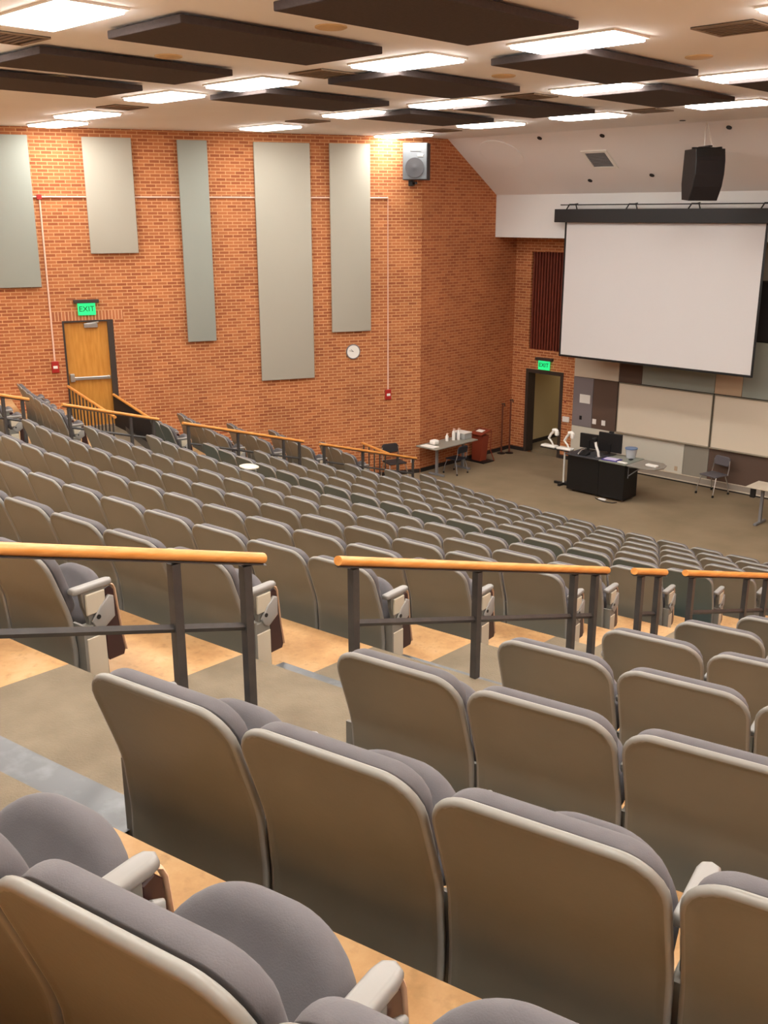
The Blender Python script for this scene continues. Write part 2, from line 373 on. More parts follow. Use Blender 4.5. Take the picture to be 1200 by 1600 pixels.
# ------------------------------------------------------------------ the tip-up seat
def catmull(P, n):
    out = []
    Q = [P[0]]+list(P)+[P[-1]]
    for i in range(1, len(Q)-2):
        for j in range(n):
            t = j/n; p0, p1, p2, p3 = Q[i-1], Q[i], Q[i+1], Q[i+2]
            out.append(tuple(.5*((2*p1[c])+(-p0[c]+p2[c])*t+(2*p0[c]-5*p1[c]+4*p2[c]-p3[c])*t*t+(-p0[c]+3*p1[c]-3*p2[c]+p3[c])*t**3) for c in (0, 1)))
    out.append(P[-1]); return out
def slab(prof, W, rtop, rbot, tf, tb, edge, rim=0.0, ncol=9, taper=0.0, rim_mat=None):
    """rounded upholstery/plastic slab following a (y, z) profile from top to bottom"""
    P = catmull([Vector(p) for p in prof], 8); P = [Vector(p) for p in P]
    S = [0]
    for a, c in zip(P, P[1:]): S.append(S[-1]+(c-a).length)
    L = S[-1]
    def at(t):
        t = min(max(t, 0), L)
        for i in range(len(S)-1):
            if S[i+1] >= t: break
        f = (t-S[i])/max(S[i+1]-S[i], 1e-9); p = P[i].lerp(P[i+1], f); d = (P[i+1]-P[i]).normalized()
        return p, Vector((-d.y, d.x))         # normal; for a downward profile this points to +y
    H = W/2
    dd = [0, .003, .008, .015, .024, .032, .04, .06, .09]
    ts = [d for d in dd if d < L*.4]+[.13, .17]; ts = sorted(set([t for t in ts if t < L*.45]))
    mid = [L*.45+(L*.1)*i/2 for i in range(3)]
    allt = ts+mid+[L-t for t in reversed(ts)]
    # denser where the corner curls
    allt = sorted(set(round(t, 5) for t in allt+[rtop*f for f in (.12, .3, .5, .75, 1)]+[L-rbot*f for f in (.12, .3, .5, .75, 1)]))
    def hw(t):
        w = H-taper*(t/L)
        if t < rtop: w -= rtop-math.sqrt(max(rtop*rtop-(rtop-t)**2, 0))
        if L-t < rbot: w -= rbot-math.sqrt(max(rbot*rbot-(rbot-(L-t))**2, 0))
        return w
    def sdf(x, t):
        w = H-taper*(t/L); x = abs(x)
        r = rtop if t < L/2 else rbot; tt = t if t < L/2 else L-t
        qx, qt = x-(w-r), r-tt
        if qx > 0 and qt > 0: return max(r-math.hypot(qx, qt), 0)
        return max(min(w-x, tt), 0)
    bm = bmesh.new(); front, back = [], []; SD = {}
    for t in allt:
        w = hw(t); xs = []
        sc_ = min(1, w*.8/.09)
        inner = [w-d*sc_ for d in dd]; c0 = inner[-1]
        cols = [-v for v in inner]+[-c0+2*c0*i/(ncol-1) for i in range(1, ncol-1)]+inner[::-1]
        p, nrm = at(t); fr, bk = [], []
        for x in cols:
            d = sdf(x, t); g = math.sqrt(max(0, 1-(1-min(d/edge, 1))**2))
            ge = math.sqrt(max(0, 1-(1-min(d/.012, 1))**2))
            rb = rim*(1 if d < .02 else max(0, 1-(d-.02)/.008)) if rim else 0
            offb = tb*(ge if rim else g)+rb*ge
            a = p+nrm*(tf*g); c = p-nrm*offb
            fr.append(bm.verts.new((x, a.x, a.y))); bk.append(bm.verts.new((x, c.x, c.y))); SD[bk[-1]] = d
        front.append(fr); back.append(bk)
    for g in (front, back):
        for r0, r1, t in zip(g, g[1:], allt):
            if len(r0) == len(r1):
                for i in range(len(r0)-1):
                    q = [r0[i], r0[i+1], r1[i+1], r1[i]]; f = bm.faces.new(q)
                    if rim_mat and (g is front or (sum(SD[v] for v in q)/4 < .0145)): f.material_index = 1
            else: raise Exception('cols')
    bmesh.ops.remove_doubles(bm, verts=bm.verts, dist=.0004)
    bmesh.ops.dissolve_degenerate(bm, edges=bm.edges, dist=.0001)
    m = MB(); m.bm.free(); m.bm = bm; m.extra = rim_mat; return m
SHELL_P = [(0, .845), (.036, .745), (.075, .635), (.110, .535), (.132, .45), (.143, .36), (.146, .25), (.14, .12)]
def make_seat(smat, ends=''):
    """ends: '' inner seat, 'R' aisle end on its right, 'L' aisle end on its left"""
    t = thing('tip_up_seat', 'x', 'seat')
    slab(SHELL_P, .584, .12, .05, .011, .013, .014, rim=.003, rim_mat=rim_m).build('back_shell', smat, t, True, 60)
    slab([(.031, .832), (.064, .745), (.104, .635), (.138, .54), (.163, .45)], .572, .12, .07, .055, .006, .032, taper=.036).build('back_cushion', fabric_m, t, True, 70)
    slab([(.415, .622), (.375, .54), (.32, .44), (.262, .345)], .50, .215, .06, .05, .045, .05).build('seat_cushion', fabric_m, t, True, 70)
    def side(sx, aisle):
        x = .3*sx; w = .018
        b = MB()
        b.prism([(x-w, y, z) for y, z in ((.18, .6), (.19, .52), (.22, .45), (.22, .40), (.305, .40), (.305, .48), (.33, .55), (.33, .6))], (2*w, 0, 0), .004, 1)
        b.prism([(x-.029, y, z) for y, z in ((.172, .41), (.172, 0), (.325, 0), (.325, .03), (.305, .03), (.305, .41))], (.058, 0, 0), .004, 1)
        b.box(x-.046, x+.046, .159, .174, 0, .43)
        b.build('standard', stand_m, t)
        b = MB()
        pts = [(x-.03, .145, .598), (x-.03, .345, .598), (x-.024, .372, .598), (x, .385, .598), (x+.024, .372, .598), (x+.03, .345, .598), (x+.03, .145, .598), (x+.022, .13, .598), (x-.022, .13, .598)]
        b.prism(pts, (0, 0, .033), .012, 3); b.build('arm_pad', arm_m, t, True, 50)
        if sx > 0:
            b = MB(); b.prism([(x-.008, y, z) for y, z in ((.335, .575), (.37, .585), (.392, .56), (.415, .33), (.44, .19), (.43, .165), (.335, .165), (.32, .19))], (.016, 0, 0), .004, 1)
            tb = b.build('tablet', tabdark_m, t)
            b = MB(); b.tube([(x, .33, .592), (x, .37, .597), (x, .39, .585), (x, .401, .56), (x, .425, .33), (x, .45, .19)], .006, 8, .012)
            b.build('tablet_edge', tabedge_m, tb, True, 60)
            xo = x+w
            b = MB(); b.prism([(xo, y, z) for y, z in ((.225, .43), (.25, .385), (.285, .365), (.37, .42), (.37, .535), (.34, .55), (.28, .50))], (.022, 0, 0), .009, 2)
            hb = b.build('hinge_cover', hinge_m, t, True, 50)
            if aisle:
                b = MB(); b.lathe([(.013, 0), (.013, .004)], (xo+.022, .262, .45), (1, 0, 0), 12); b.build('bolt', black_m, hb)
        if aisle:
            b = MB(); b.box(*sorted((x+sx*.029, x+sx*.038)), .18, .30, .06, .345, .004, 1); b.box(*sorted((x+sx*w, x+sx*(w+.014))), .20, .32, .47, .585, .004, 1)
            b.build('end_panel', endpan_m, t)
    side(1, 'R' in ends)
    if 'L' in ends: side(-1, True)
    return t
ORD = ['', 'first', 'second', 'third', 'fourth', 'fifth', 'sixth', 'seventh', 'eighth', 'ninth', 'tenth', 'eleventh', 'twelfth', 'thirteenth', 'fourteenth', 'fifteenth', 'sixteenth']
PROTO = {}
used = set()
def place_seat(k, a, label, group, ends='', dark=False, pitch=.6):
    key = (ends, dark)
    if key not in PROTO: PROTO[key] = make_seat(shell_dark_m if dark else shell_m, ends)
    R = RR(k); ac = a+.5*pitch/R; loc = arc(R-(.07 if k == 15 else 0), ac, zrow(k))
    if key not in used:
        used.add(key); o = PROTO[key]; o.location = loc; o.rotation_euler = (0, 0, ac); o['label'] = label
    else: o = dup(PROTO[key], loc, ac, label)
    o.scale = (pitch/.6, 1, 1); o['group'] = group
    return o
# middle block: row -> (angle of the first seat boundary, seats in the row, first and last seat built)
MID = {1: (-12.500, 16, 0, 13), 2: (-11.880, 16, 0, 14), 3: (-11.483, 16, 0, 14), 4: (-11.097, 16, 0, 15), 5: (-10.793, 16, 0, 15), 6: (-10.435, 16, 0, 15), 7: (-10.140, 16, 0, 15), 8: (-9.852, 16, 0, 15),
       9: (-9.001, 16, 0, 15), 10: (-8.939, 16, 1, 15), 11: (-8.512, 16, 3, 15), 12: (-8.404, 16, 8, 15), 13: (-7.247, 15, 10, 14)}
ROWN = lambda k: ('front row' if k == 1 else '%s row up from the stage' % ORD[k])
for k, (a0, n, i0, i1) in MID.items():
    R = RR(k)
    for i in range(i0, i1+1):
        a = rad(a0)+i*.6/R
        col = 'dark slate' if k == 6 else 'grey'
        if k <= 8: pos = '%s from the brick wall aisle' % ORD[i+1]
        else: pos = '%s from the near handrail aisle' % ORD[n-i]
        row = 'front row by the stage' if k == 1 else '%s row from stage' % ORD[k]
        place_seat(k, a, 'folded %s tip-up seat, %s, %s' % (col, pos, row), 'tip-up seats in the middle block', 'L' if i == 0 else ('R' if i == n-1 else ''), k == 6)
# block across the near aisle
NEAR = {15: (9.650, 4, .578), 14: (9.902, 4, .612), 13: (10.12, 4, .59), 12: (10.387, 3, .605), 11: (10.595, 2, .6), 10: (10.772, 2, .6), 9: (11.055, 1, .6)}
for k, (a0, n, pt) in NEAR.items():
    for i in range(n):
        place_seat(k, rad(a0)+i*pt/RR(k), 'folded grey tip-up seat, %s beyond the near handrail aisle, %s row from stage' % (ORD[i+1], ORD[k]), 'tip-up seats across the near aisle', 'L' if i == 0 else '', False, pt)
# block against the brick wall: row -> (angle of its aisle-end boundary, seats)
WALLB = {2: (-14.75, 3), 3: (-14.52, 4), 4: (-14.04, 4), 5: (-13.10, 5), 6: (-13.28, 2), 8: (-11.98, 6), 9: (-11.4, 2)}
for k, (a1, n) in WALLB.items():
    for i in range(n):
        place_seat(k, rad(a1)-(i+1)*.6/RR(k), 'folded %s tip-up seat along the brick wall, %s in from its aisle, %s row' % ('dark slate' if k == 6 else 'grey', ORD[i+1], ORD[k]), 'tip-up seats along the brick wall', 'R' if i == 0 else '', k == 6)
# the one tablet left unfolded
t = thing('writing_tablet', 'pale writing tablet left unfolded above a grey seat, seventh row', 'tablet', (-11.47, 8.90, 2.56), rad(-5.2))
b = MB(); pts = [(.16*math.copysign(abs(cos(q))**.7, cos(q)), .12*math.copysign(abs(sin(q))**.7, sin(q)), 0) for q in [2*pi*i/24 for i in range(24)]]
b.prism(pts, (0, 0, .02), .006, 2); b.build('tablet_board', tabtop_m, t, True)
b = MB(); b.tube([(.14, -.02, -.004), (.18, .0, -.006), (.185, .01, -.014)], .008, 8); b.build('swing_arm', stand_m, t, True)

# ------------------------------------------------------------------ handrails
def rail_pt(x, k, dz): R = RR(k); return Vector((x, CY-math.sqrt(R*R-(x-CX)**2), zrow(k)+dz))
def handrail(x, k0, k1, posts, label, top=1.05, bar=.70, pw=.022):
    base = rail_pt(x, k0, 0); t = thing('handrail', label, 'handrail', base, 0, 'handrails down the aisles')
    L = lambda p: p-base
    n = 6; ks = [k0+(k1-k0)*i/n for i in range(n+1)]
    b = MB(); path = [L(rail_pt(x, k, top)) for k in ks]
    b.tube(path, .026, 14, .031); b.build('wood_rail', rail_m, t, True, 50)
    b = MB(); path2 = [L(rail_pt(x, k, top-.031)) for k in ks]
    for p, q in zip(path2, path2[1:]): b.tube([p, q], .008, 4, .028)
    b.build('rail_bracket', steel_m, t)
    zb = []
    for k in posts:
        ft = rail_pt(x, k, 0); kk = math.floor(k+.013)            # terrace the post stands on
        f = k-math.floor(k)
        zf = zrow(kk+1) if (f < .9 and f >= 0) else zrow(kk+1)
        if f > .73: zf += RISE/2
        b = MB(); b.box(-pw, pw, -pw, pw, zf-base.z, L(rail_pt(x, k, top-.04)).z); o = b.build('post', steel_m, t); o.location = (0, ft.y-base.y, 0)
    if bar:
        b = MB(); p = L(rail_pt(x, posts[0], bar)); q = L(rail_pt(x, posts[-1], bar)); b.tube([p, q], .02, 4, .014); b.build('lower_bar', steel_m, t)
    return t
handrail(-3.53, 14.1, 12.52, [14.02, 12.98, 12.62], 'oak handrail on steel posts in the near aisle, topmost of four', 1.05)
handrail(-3.53, 12.07, 9.64, [11.97, 11.01, 10.03, 9.78], 'long oak handrail on four steel posts in the near aisle, second highest')
handrail(-3.53, 9.28, 8.84, [9.18, 8.93], 'very short oak handrail on two steel posts in the near aisle')
handrail(-3.53, 8.52, 6.4, [8.40, 7.41, 7.0, 6.5], 'oak handrail in the near aisle, next below the very short one')
handrail(-14.65, 10.2, 8.62, [10.0, 9.0, 8.72], 'oak handrail along brick wall aisle, uphill of the side door', 1.06)
handrail(-14.65, 8.12, 6.5, [8.02, 7.0, 6.6], 'oak handrail along brick wall aisle, crossing before the side door', 1.06)
handrail(-14.65, 6.05, 3.48, [5.95, 4.95, 3.95, 3.58], 'long oak handrail along brick wall aisle, below the side door', 1.06)
handrail(-14.65, 3.08, .45, [2.98, 1.98, 1.0, .55], 'oak handrail along brick wall aisle, lowest one reaching the stage floor', 1.06)
def guard(name, label, p, q, floor_z, kind, n=9):
    base = Vector((p[0], p[1], floor_z)); t = thing(name, label, 'guard rail', base, 0)
    P, Q = Vector(p)-base, Vector(q)-base
    b = MB(); b.tube([P, Q], .028, 12, .03); b.build('wood_rail', rail_m, t, True, 50)
    if kind == 'pickets':
        for i in range(n):
            f = (i+.3)/n; c = P.lerp(Q, f); b = MB(); b.box(-.011, .011, -.011, .011, -.02, c.z-.02); o = b.build('picket', steel_m, t); o.location = (c.x, c.y, 0)
    else:
        b = MB(); d = (Q-P); d.z = 0; w = d.normalized().cross(Z)*.015; b.prism([P-Z*.03-w, Q-Z*.03-w, Vector((Q.x, Q.y, -.45))-w, Vector((P.x, P.y, -.2))-w], w*2); b.build('solid_panel', wall_black_m, t)
    return t
guard('guard_rail', 'sloping oak guard rail on steel pickets in front of the side door', (-19.38, 10.31, 2.685), (-16.76, 9.83, 2.45), 1.62, 'pickets', 13)
guard('guard_rail', 'sloping oak guard rail over a solid dark panel beside the side door', (-18.98, 11.14, 2.45), (-16.55, 10.70, 2.19), 1.70, 'solid')
guard('guard_rail', 'short oak guard rail on pickets below the last wall seats', (-16.60, 16.32, .90), (-15.35, 15.96, .90), .0, 'pickets', 5)

# ------------------------------------------------------------------ ceiling: troffers, clouds, vents, speakers
LIGHTS = [(-8.50, 4.74, 'alone at the edge far from stage'), (-11.03, 8.86, 'second column from brick wall in the second line'), (-13.1, 8.9, 'beside a square vent and the outermost dark panel'), (-16.40, 9.55, 'second out from the brick wall above the side door'), (-18.4, 10.08, 'touching the brick wall above the side door'),
          (-16.2, 13.45, 'above the narrow wall panels'), (-8.27, 8.88, 'second line, between two dark panels'), (-12.97, 12.73, 'over the tall wide wall panel'), (-10.79, 12.58, 'at the middle of the third line'), (-15.78, 16.85, 'above the grey wall speaker'),
          (-6.13, 9.06, 'longest and brightest near the square black vent'), (-8.08, 12.56, 'third line, beside the dark panel near the raked ceiling'), (-12.73, 16.05, 'last line, partly hidden by a dark panel'), (-10.46, 15.9, 'last line, middle, partly hidden'), (-5.92, 12.7, 'third line, last from the brick wall'), (-7.75, 15.75, 'last line, over the hanging black loudspeaker')]
FILL = [(x, y) for y in (4.74, .9) for x in (-18.8, -16.2, -13.6, -11.05, -8.5, -6.1, -3.7, -1.2, 1.3, 3.8) if (x, y) != (-8.5, 4.74)]+[(x, y) for y in (9.0, 12.7, 15.8) for x in (-3.5, -1.1, 1.2)]  # unseen ceiling lights, added because the room's light needs them
def inside(x, y): p = Vector((x, y, 0)); q = Vector((2*CX-x, y, 0)); return (p-WB).dot(WN) > .8 and (q-WB).dot(WN) > .8
t0 = thing('ceiling_light', 'x', 'ceiling light', (0, 0, ZC), 0, 'fluorescent ceiling lights')
b = MB(); b.box(-.60, .60, -.295, .295, -.05, -.012, .012, 2); b.build('diffuser', light_m, t0)
b = MB()
for q in ((-.63, -.60, -.325, .325), (.60, .63, -.325, .325), (-.60, .60, -.325, -.295), (-.60, .60, .295, .325)): b.box(*q, -.02, -.0005)
b.build('frame', lampframe_m, t0)
for i, (x, y, s) in enumerate(LIGHTS):
    o = t0 if i == 0 else dup(t0, (x, y, ZC), 0)
    o.location = (x, y, ZC); o['label'] = 'lit rectangular ceiling light, '+s
for i, (x, y) in enumerate(FILL):
    if inside(x, y):
        o = dup(t0, (x, y, ZC), 0); o['label'] = 'added lit rectangular ceiling light outside the view, line %s, place %s' % (ORD[1+int((15.8-y)/3.6)], ORD[1+i % 10])
CLOUDS = [(-8.83, -7.66, 5.42, 7.87, 'first line, third from the brick wall'), (-11.27, -10.08, 5.40, 7.83, 'first line, second from the brick wall'), (-13.3, -12.1, 5.40, 7.9, 'first line, beside the brick wall'), (-6.72, -5.45, 5.65, 8.08, 'first line, fourth from the brick wall'),
          (-12.4, -11.15, 9.2, 11.6, 'second line, beside the brick wall'), (-9.87, -8.65, 9.15, 11.52, 'second line, second from the brick wall'), (-7.4, -6.18, 9.3, 11.7, 'second line, third from the brick wall'),
          (-13.0, -11.78, 12.75, 14.95, 'third line, beside the brick wall'), (-10.85, -9.62, 12.72, 14.85, 'third line, second from the brick wall'), (-8.42, -7.18, 12.65, 14.75, 'third line, next to the raked ceiling'), (-6.32, -5.1, 12.75, 14.8, 'third line, last from the brick wall')]
for x0, x1, y0, y1, s in CLOUDS:
    cx_, cy_ = (x0+x1)/2, (y0+y1)/2
    t = thing('acoustic_cloud', 'dark brown ceiling acoustic panel, '+s, 'acoustic panel', (cx_, cy_, ZC), 0, 'dark acoustic ceiling panels')
    b = MB(); b.box(x0-cx_, x1-cx_, y0-cy_, y1-cy_, -.095, -.024, .006, 1); b.build('panel', cloud_m, t)
    b = MB()
    for sx in (-.4, .4):
        for sy in (-.9, .9): b.box(sx-.02, sx+.02, sy-.02, sy+.02, -.025, -.021)
    b.build('standoff', ventdark_m, t)
VENTS = [(-4.68, 9.5, 'square slotted one standing alone'), (-9.7, 8.92, 'beside the second column of lights'), (-9.95, 5.0, 'beside the lone light'), (-14.95, 9.35, 'above the side door'), (-14.75, 13.15, 'over the tall wall panels'), (-9.4, 12.75, 'between two dark panels'), (-9.25, 15.9, 'close to the raked ceiling'), (-14.45, 16.6, 'above the grey wall speaker')]
for x, y, s in VENTS:
    t = thing('ceiling_vent', 'brown square ceiling vent, '+s, 'vent', (x, y, ZC), 0, 'ceiling vents')
    b = MB(); b.box(-.3, .3, -.3, .3, -.008, -.0005); b.build('vent_backing', ventdark_m, t)
    b = MB()
    for q in ((-.3, -.26, -.3, .3), (.26, .3, -.3, .3), (-.26, .26, -.3, -.26), (-.26, .26, .26, .3)): b.box(*q, -.02, -.008)
    for i in range(6): b.box(-.26, .26, -.24+i*.08, -.21+i*.08, -.018, -.008)
    b.build('vent_grille', vent_m, t)
for x, y, s in [(-9.86, 6.79, 'between two first line panels'), (-8.27, 10.66, 'between the second line panels'), (-5.78, 10.92, 'at the far side under no panel'), (-7.31, 6.83, 'against the largest dark panel'), (-12.32, 6.79, 'against the outermost dark panel')]:
    o = MB(); o.lathe([(.15, 0), (.15, -.012), (.13, -.02), (.0, -.02)], (0, 0, 0), (0, 0, 1), 24); o = o.build('ceiling_speaker', disc_m, None, True); o.location = (x, y, ZC); tag(o, 'round tan ceiling speaker, '+s, 'ceiling speaker', 'round ceiling speakers')
def on_slope(x, y): return Vector((x, y, SZ1+(SY1-y)*(SZ0-SZ1)/(SY1-SY0)))
dn = -sn
for x, y, s in [(-13.55, 18.8, 'upper, beside the brick wall'), (-12.0, 18.84, 'upper, above the raked vent'), (-13.07, 20.13, 'lower, below the raked vent'), (-11.46, 20.02, 'lower, beside the black loudspeaker'), (-9.23, 18.83, 'upper, beyond the black loudspeaker')]:
    p = on_slope(x, y); b = MB(); b.lathe([(.055, 0), (.055, .012), (.0, .012)], (0, 0, 0), dn, 16); o = b.build('recessed_spot', black_m); o.location = p; tag(o, 'small black recessed spotlight in the raked ceiling, '+s, 'spotlight', 'recessed spotlights')
b = MB(); b.lathe([(.055, 0), (.055, .012), (.0, .012)], (0, 0, 0), (0, 0, -1), 16); o = b.build('recessed_spot', black_m); o.location = (-9.78, 18.05, ZC); tag(o, 'small black recessed spotlight at the bend of the flat ceiling', 'spotlight', 'recessed spotlights')
p = on_slope(-12.45, 19.5); t = thing('slope_vent', 'white framed square air vent in the raked ceiling', 'vent', p)
b = MB(); b.obox((0, 0, 0), X, sd, dn, -.26, .26, -.26, .26, .001, .006); b.build('vent_backing', grey_m, t)
b = MB()
for q in ((-.32, -.25, -.32, .32), (.25, .32, -.32, .32), (-.25, .25, -.32, -.25), (-.25, .25, .25, .32)): b.obox((0, 0, 0), X, sd, dn, *q, .001, .022)
b.build('vent_frame', lampframe_m, t)
b = MB()
for i in range(9): b.obox((0, 0, 0), X, sd, dn, -.25, .25, -.235+i*.055, -.215+i*.055, .006, .016)
b.build('vent_grille', grey_m, t)
p = on_slope(-14.9, 19.2); b = MB()
pr = [(p*0+X*(.56*cos(q))+sd*(.5*sin(q))) for q in [2*pi*i/40 for i in range(40)]]
b.prism(pr, dn*.02, .006, 2); o = b.build('ceiling_access_cover', slope_m, None, True); o.location = p; tag(o, 'large round painted cover plate on the raked ceiling', 'cover plate')

# ------------------------------------------------------------------ long brick wall fittings
def onwall(s, z, n=0): return WB+WU*s+WN*n+Z*z
PAN = [(-9.9, -8.50, 4.755, 7.68, panelB_m, 'wide pale wall acoustic panel beside the fire alarm conduit'), (-7.47, -6.50, 5.40, 7.67, panelA_m, 'short pale wall acoustic panel above the side door'), (-5.57, -4.945, 3.50, 7.655, panelB_m, 'narrow grey-green wall acoustic panel, third along the wall'),
       (-3.95, -2.70, 2.545, 7.65, panelA_m, 'tallest and widest pale wall acoustic panel'), (-2.25, -1.30, 3.563, 7.66, panelA_m, 'pale wall acoustic panel above the clock')]
for s0, s1, z0, z1, m, l in PAN:
    o = thing('fabric_acoustic_panel', l, 'acoustic panel', onwall((s0+s1)/2, z0), 0, 'fabric panels on the brick wall')
    w = (s1-s0)/2
    b = MB(); b.obox((0, 0, 0), WU, WN, Z, -w, w, .048, .098, 0, z1-z0, .012, 3); b.build('fabric_panel', m, o, True, 50)
    b = MB(); b.obox((0, 0, 0), WU, WN, Z, -w+.05, w-.05, 0, .048, .1, .16); b.obox((0, 0, 0), WU, WN, Z, -w+.05, w-.05, 0, .048, z1-z0-.16, z1-z0-.1); b.build('mounting_bar', frame_m, o)
t = thing('fire_alarm_conduit', 'pale surface conduit running across the brick wall between the fire alarms', 'conduit', onwall(-8.38, 6.52))
o0 = onwall(-8.38, 6.52)
b = MB(); b.tube([onwall(-8.5, 6.52, .024)-o0, onwall(-.85, 6.525, .024)-o0, onwall(-.85, 2.145, .024)-o0], .018, 8); b.tube([onwall(-8.375, 6.5, .024)-o0, onwall(-8.385, 3.225, .024)-o0], .018, 8); b.build('pipe', pinkpipe_m, t, True)
b = MB(); b.obox((0, 0, 0), WU, WN, Z, -.05, .05, .001, .06, -.05, .05, .006); b.build('junction_box', red_m, t)
for s, z, l in [(-8.385, 3.10, 'red fire alarm pull station beside the side door'), (-.85, 2.02, 'red fire alarm pull station low at the brick wall bend')]:
    t = thing('fire_alarm', l, 'fire alarm', onwall(s, z)); b = MB(); b.obox((0, 0, 0), WU, WN, Z, -.075, .075, .001, .06, -.12, .12, .01); b.build('alarm_box', red_m, t)
    b = MB(); b.obox((0, 0, 0), WU, WN, Z, -.045, .045, .06, .072, -.03, .03, .006); b.build('pull_handle', white_m, t)
t = thing('wall_clock', 'round white wall clock under the fabric panel', 'clock', onwall(-1.725, 3.09))
b = MB(); b.lathe([(.17, .002), (.175, .03), (.17, .045), (.155, .045), (.15, .035)], (0, 0, 0), WN, 36); b.build('clock_rim', grey_m, t, True)
b = MB(); b.lathe([(.152, .03), (.152, .037), (.0, .037)], (0, 0, 0), WN, 36); b.build('dial', white_m, t)
b = MB(); b.tube([WN*.042, WN*.042+WU*-.06+Z*.06], .004, 6); b.tube([WN*.042, WN*.042+WU*-.1+Z*.03], .003, 6); b.build('hands', black_m, t)
b = MB(); b.obox((0, 0, 0), WU, WN, Z, -.035, .035, .001, .01, -.06, .06, .003); o = b.build('wall_outlet', white_m); o.location = onwall(-.2, .33); tag(o, 'white wall outlet low on brick beside the table', 'outlet')

def text_mesh(txt, size, m, name, parent, origin, ux, uz, nrm):
    cu = bpy.data.curves.new('t', 'FONT'); cu.body = txt; cu.size = size; cu.align_x = 'CENTER'; cu.align_y = 'CENTER'; cu.extrude = .004
    o = bpy.data.objects.new('t', cu); COL.objects.link(o); bpy.context.view_layer.update()
    me = bpy.data.meshes.new_from_object(o.evaluated_get(bpy.context.evaluated_depsgraph_get())); bpy.data.objects.remove(o)
    me.materials.clear(); me.materials.append(m)
    Mx = Matrix((ux, uz, nrm)).transposed().to_4x4(); Mx.translation = Vector(origin); me.transform(Mx)
    q = bpy.data.objects.new(name, me); COL.objects.link(q); q.parent = parent; return q
def exit_sign(label, loc, u, n, w, hh):
    t = thing('exit_sign', label, 'exit sign', loc)
    b = MB(); b.obox((0, 0, 0), u, n, Z, -w*.72, w*.72, .001, .1, hh/2, hh/2+.07, .006); b.build('canopy', frame_m, t)
    b = MB(); b.obox((0, 0, 0), u, n, Z, -w/2, w/2, .035, .06, -hh/2, hh/2, .004); b.build('sign_face', green_m, t)
    text_mesh('EXIT', hh*.62, exitletter_m, 'lettering', t, n*.062, u, Z, n); return t
exit_sign('green glowing exit sign above the oak side door', onwall(-7.65, 4.28), WU, WN, .36, .25)
exit_sign('green glowing exit sign above the dark stage doorway', Vector((-14.99, YF, 2.39)), X, -Y, .36, .24)
# grey loudspeaker at the bend
so = onwall(-.3, 7.3, .0); t = thing('wall_speaker', 'grey cabinet loudspeaker bracketed high at the brick wall bend', 'loudspeaker', so)
su = Vector((cos(rad(32)), sin(rad(32)), 0)); sf = Vector((sin(rad(32)), -cos(rad(32)), 0)); sc0 = Vector((.38, -.2, 0))
b = MB(); b.obox(sc0, su, sf, Z, -.28, .28, -.22, .17, -.40, .38, .02); b.build('cabinet', spkd_m, t)
b = MB(); b.obox(sc0, su, sf, Z, -.27, .27, .17, .2, -.39, .37, .012); bf = b.build('baffle', spk_m, t)
b = MB(); b.lathe([(.21, .2), (.21, .215), (.18, .212), (.08, .204), (.05, .21), (.0, .216)], sc0+Z*-.14, sf, 28); b.build('woofer', spkd_m, t, True)
b = MB(); b.obox(sc0, su, sf, Z, -.1, .14, .2, .212, .2, .25, .01); b.obox(sc0, su, sf, Z, .06, .19, .2, .212, .08, .14, .01); b.build('horn', chrome_m, t)
b = MB(); b.obox(sc0, su, sf, Z, -.2, -.1, -.35, -.1, -.52, -.40, .01); b.tube([sc0+Z*-.46, Vector((0, 0, -.46))], .03, 8); b.build('bracket', black_m, t)

# ------------------------------------------------------------------ front of the hall
YS = 20.3
t = thing('projection_screen', 'large white projection screen lowered in front of the boards', 'projection screen', (-11.36, YS, 2.86))
ox = Vector((11.36, -YS, -2.86))
def sbox(b, x0, x1, y0, y1, z0, z1, bev=0): b.obox(ox, X, Y, Z, x0, x1, y0, y1, z0, z1, bev)
b = MB(); sbox(b, -13.75, -8.965, YS, YS+.004, 2.90, 6.0); b.build('screen_cloth', scr_m, t)
for x0 in (-13.80, -8.965): b = MB(); sbox(b, x0, x0+.05, YS-.002, YS+.006, 2.86, 6.0); b.build('side_border', black_m, t)
b = MB(); sbox(b, -13.78, -8.935, YS-.012, YS+.014, 2.855, 2.905, .006); b.build('bottom_bar', black_m, t)
b = MB(); sbox(b, -14.02, -8.6, YS-.14, YS+.12, 5.98, 6.275, .01); b.build('screen_case', black_m, t)
b = MB(); b.tube([ox+Vector((-13.95, YS, 6.37)), ox+Vector((-8.6, YS, 6.37))], .012, 8); b.build('hanging_rod', black_m, t)
for x in (-13.74, -12.17, -10.67, -9.08):
    b = MB(); b.tube([ox+Vector((x, YS-.06, 6.27)), ox+Vector((x+.04, YS, 6.38)), ox+Vector((x+.18, YS+.04, 6.38)), ox+Vector((x+.22, YS+.04, 6.27))], .016, 8); b.tube([ox+Vector((x+.1, YS, 6.37)), ox+Vector((x+.1, YS+.26, 6.4))], .012, 6); b.build('hanger', black_m, t)
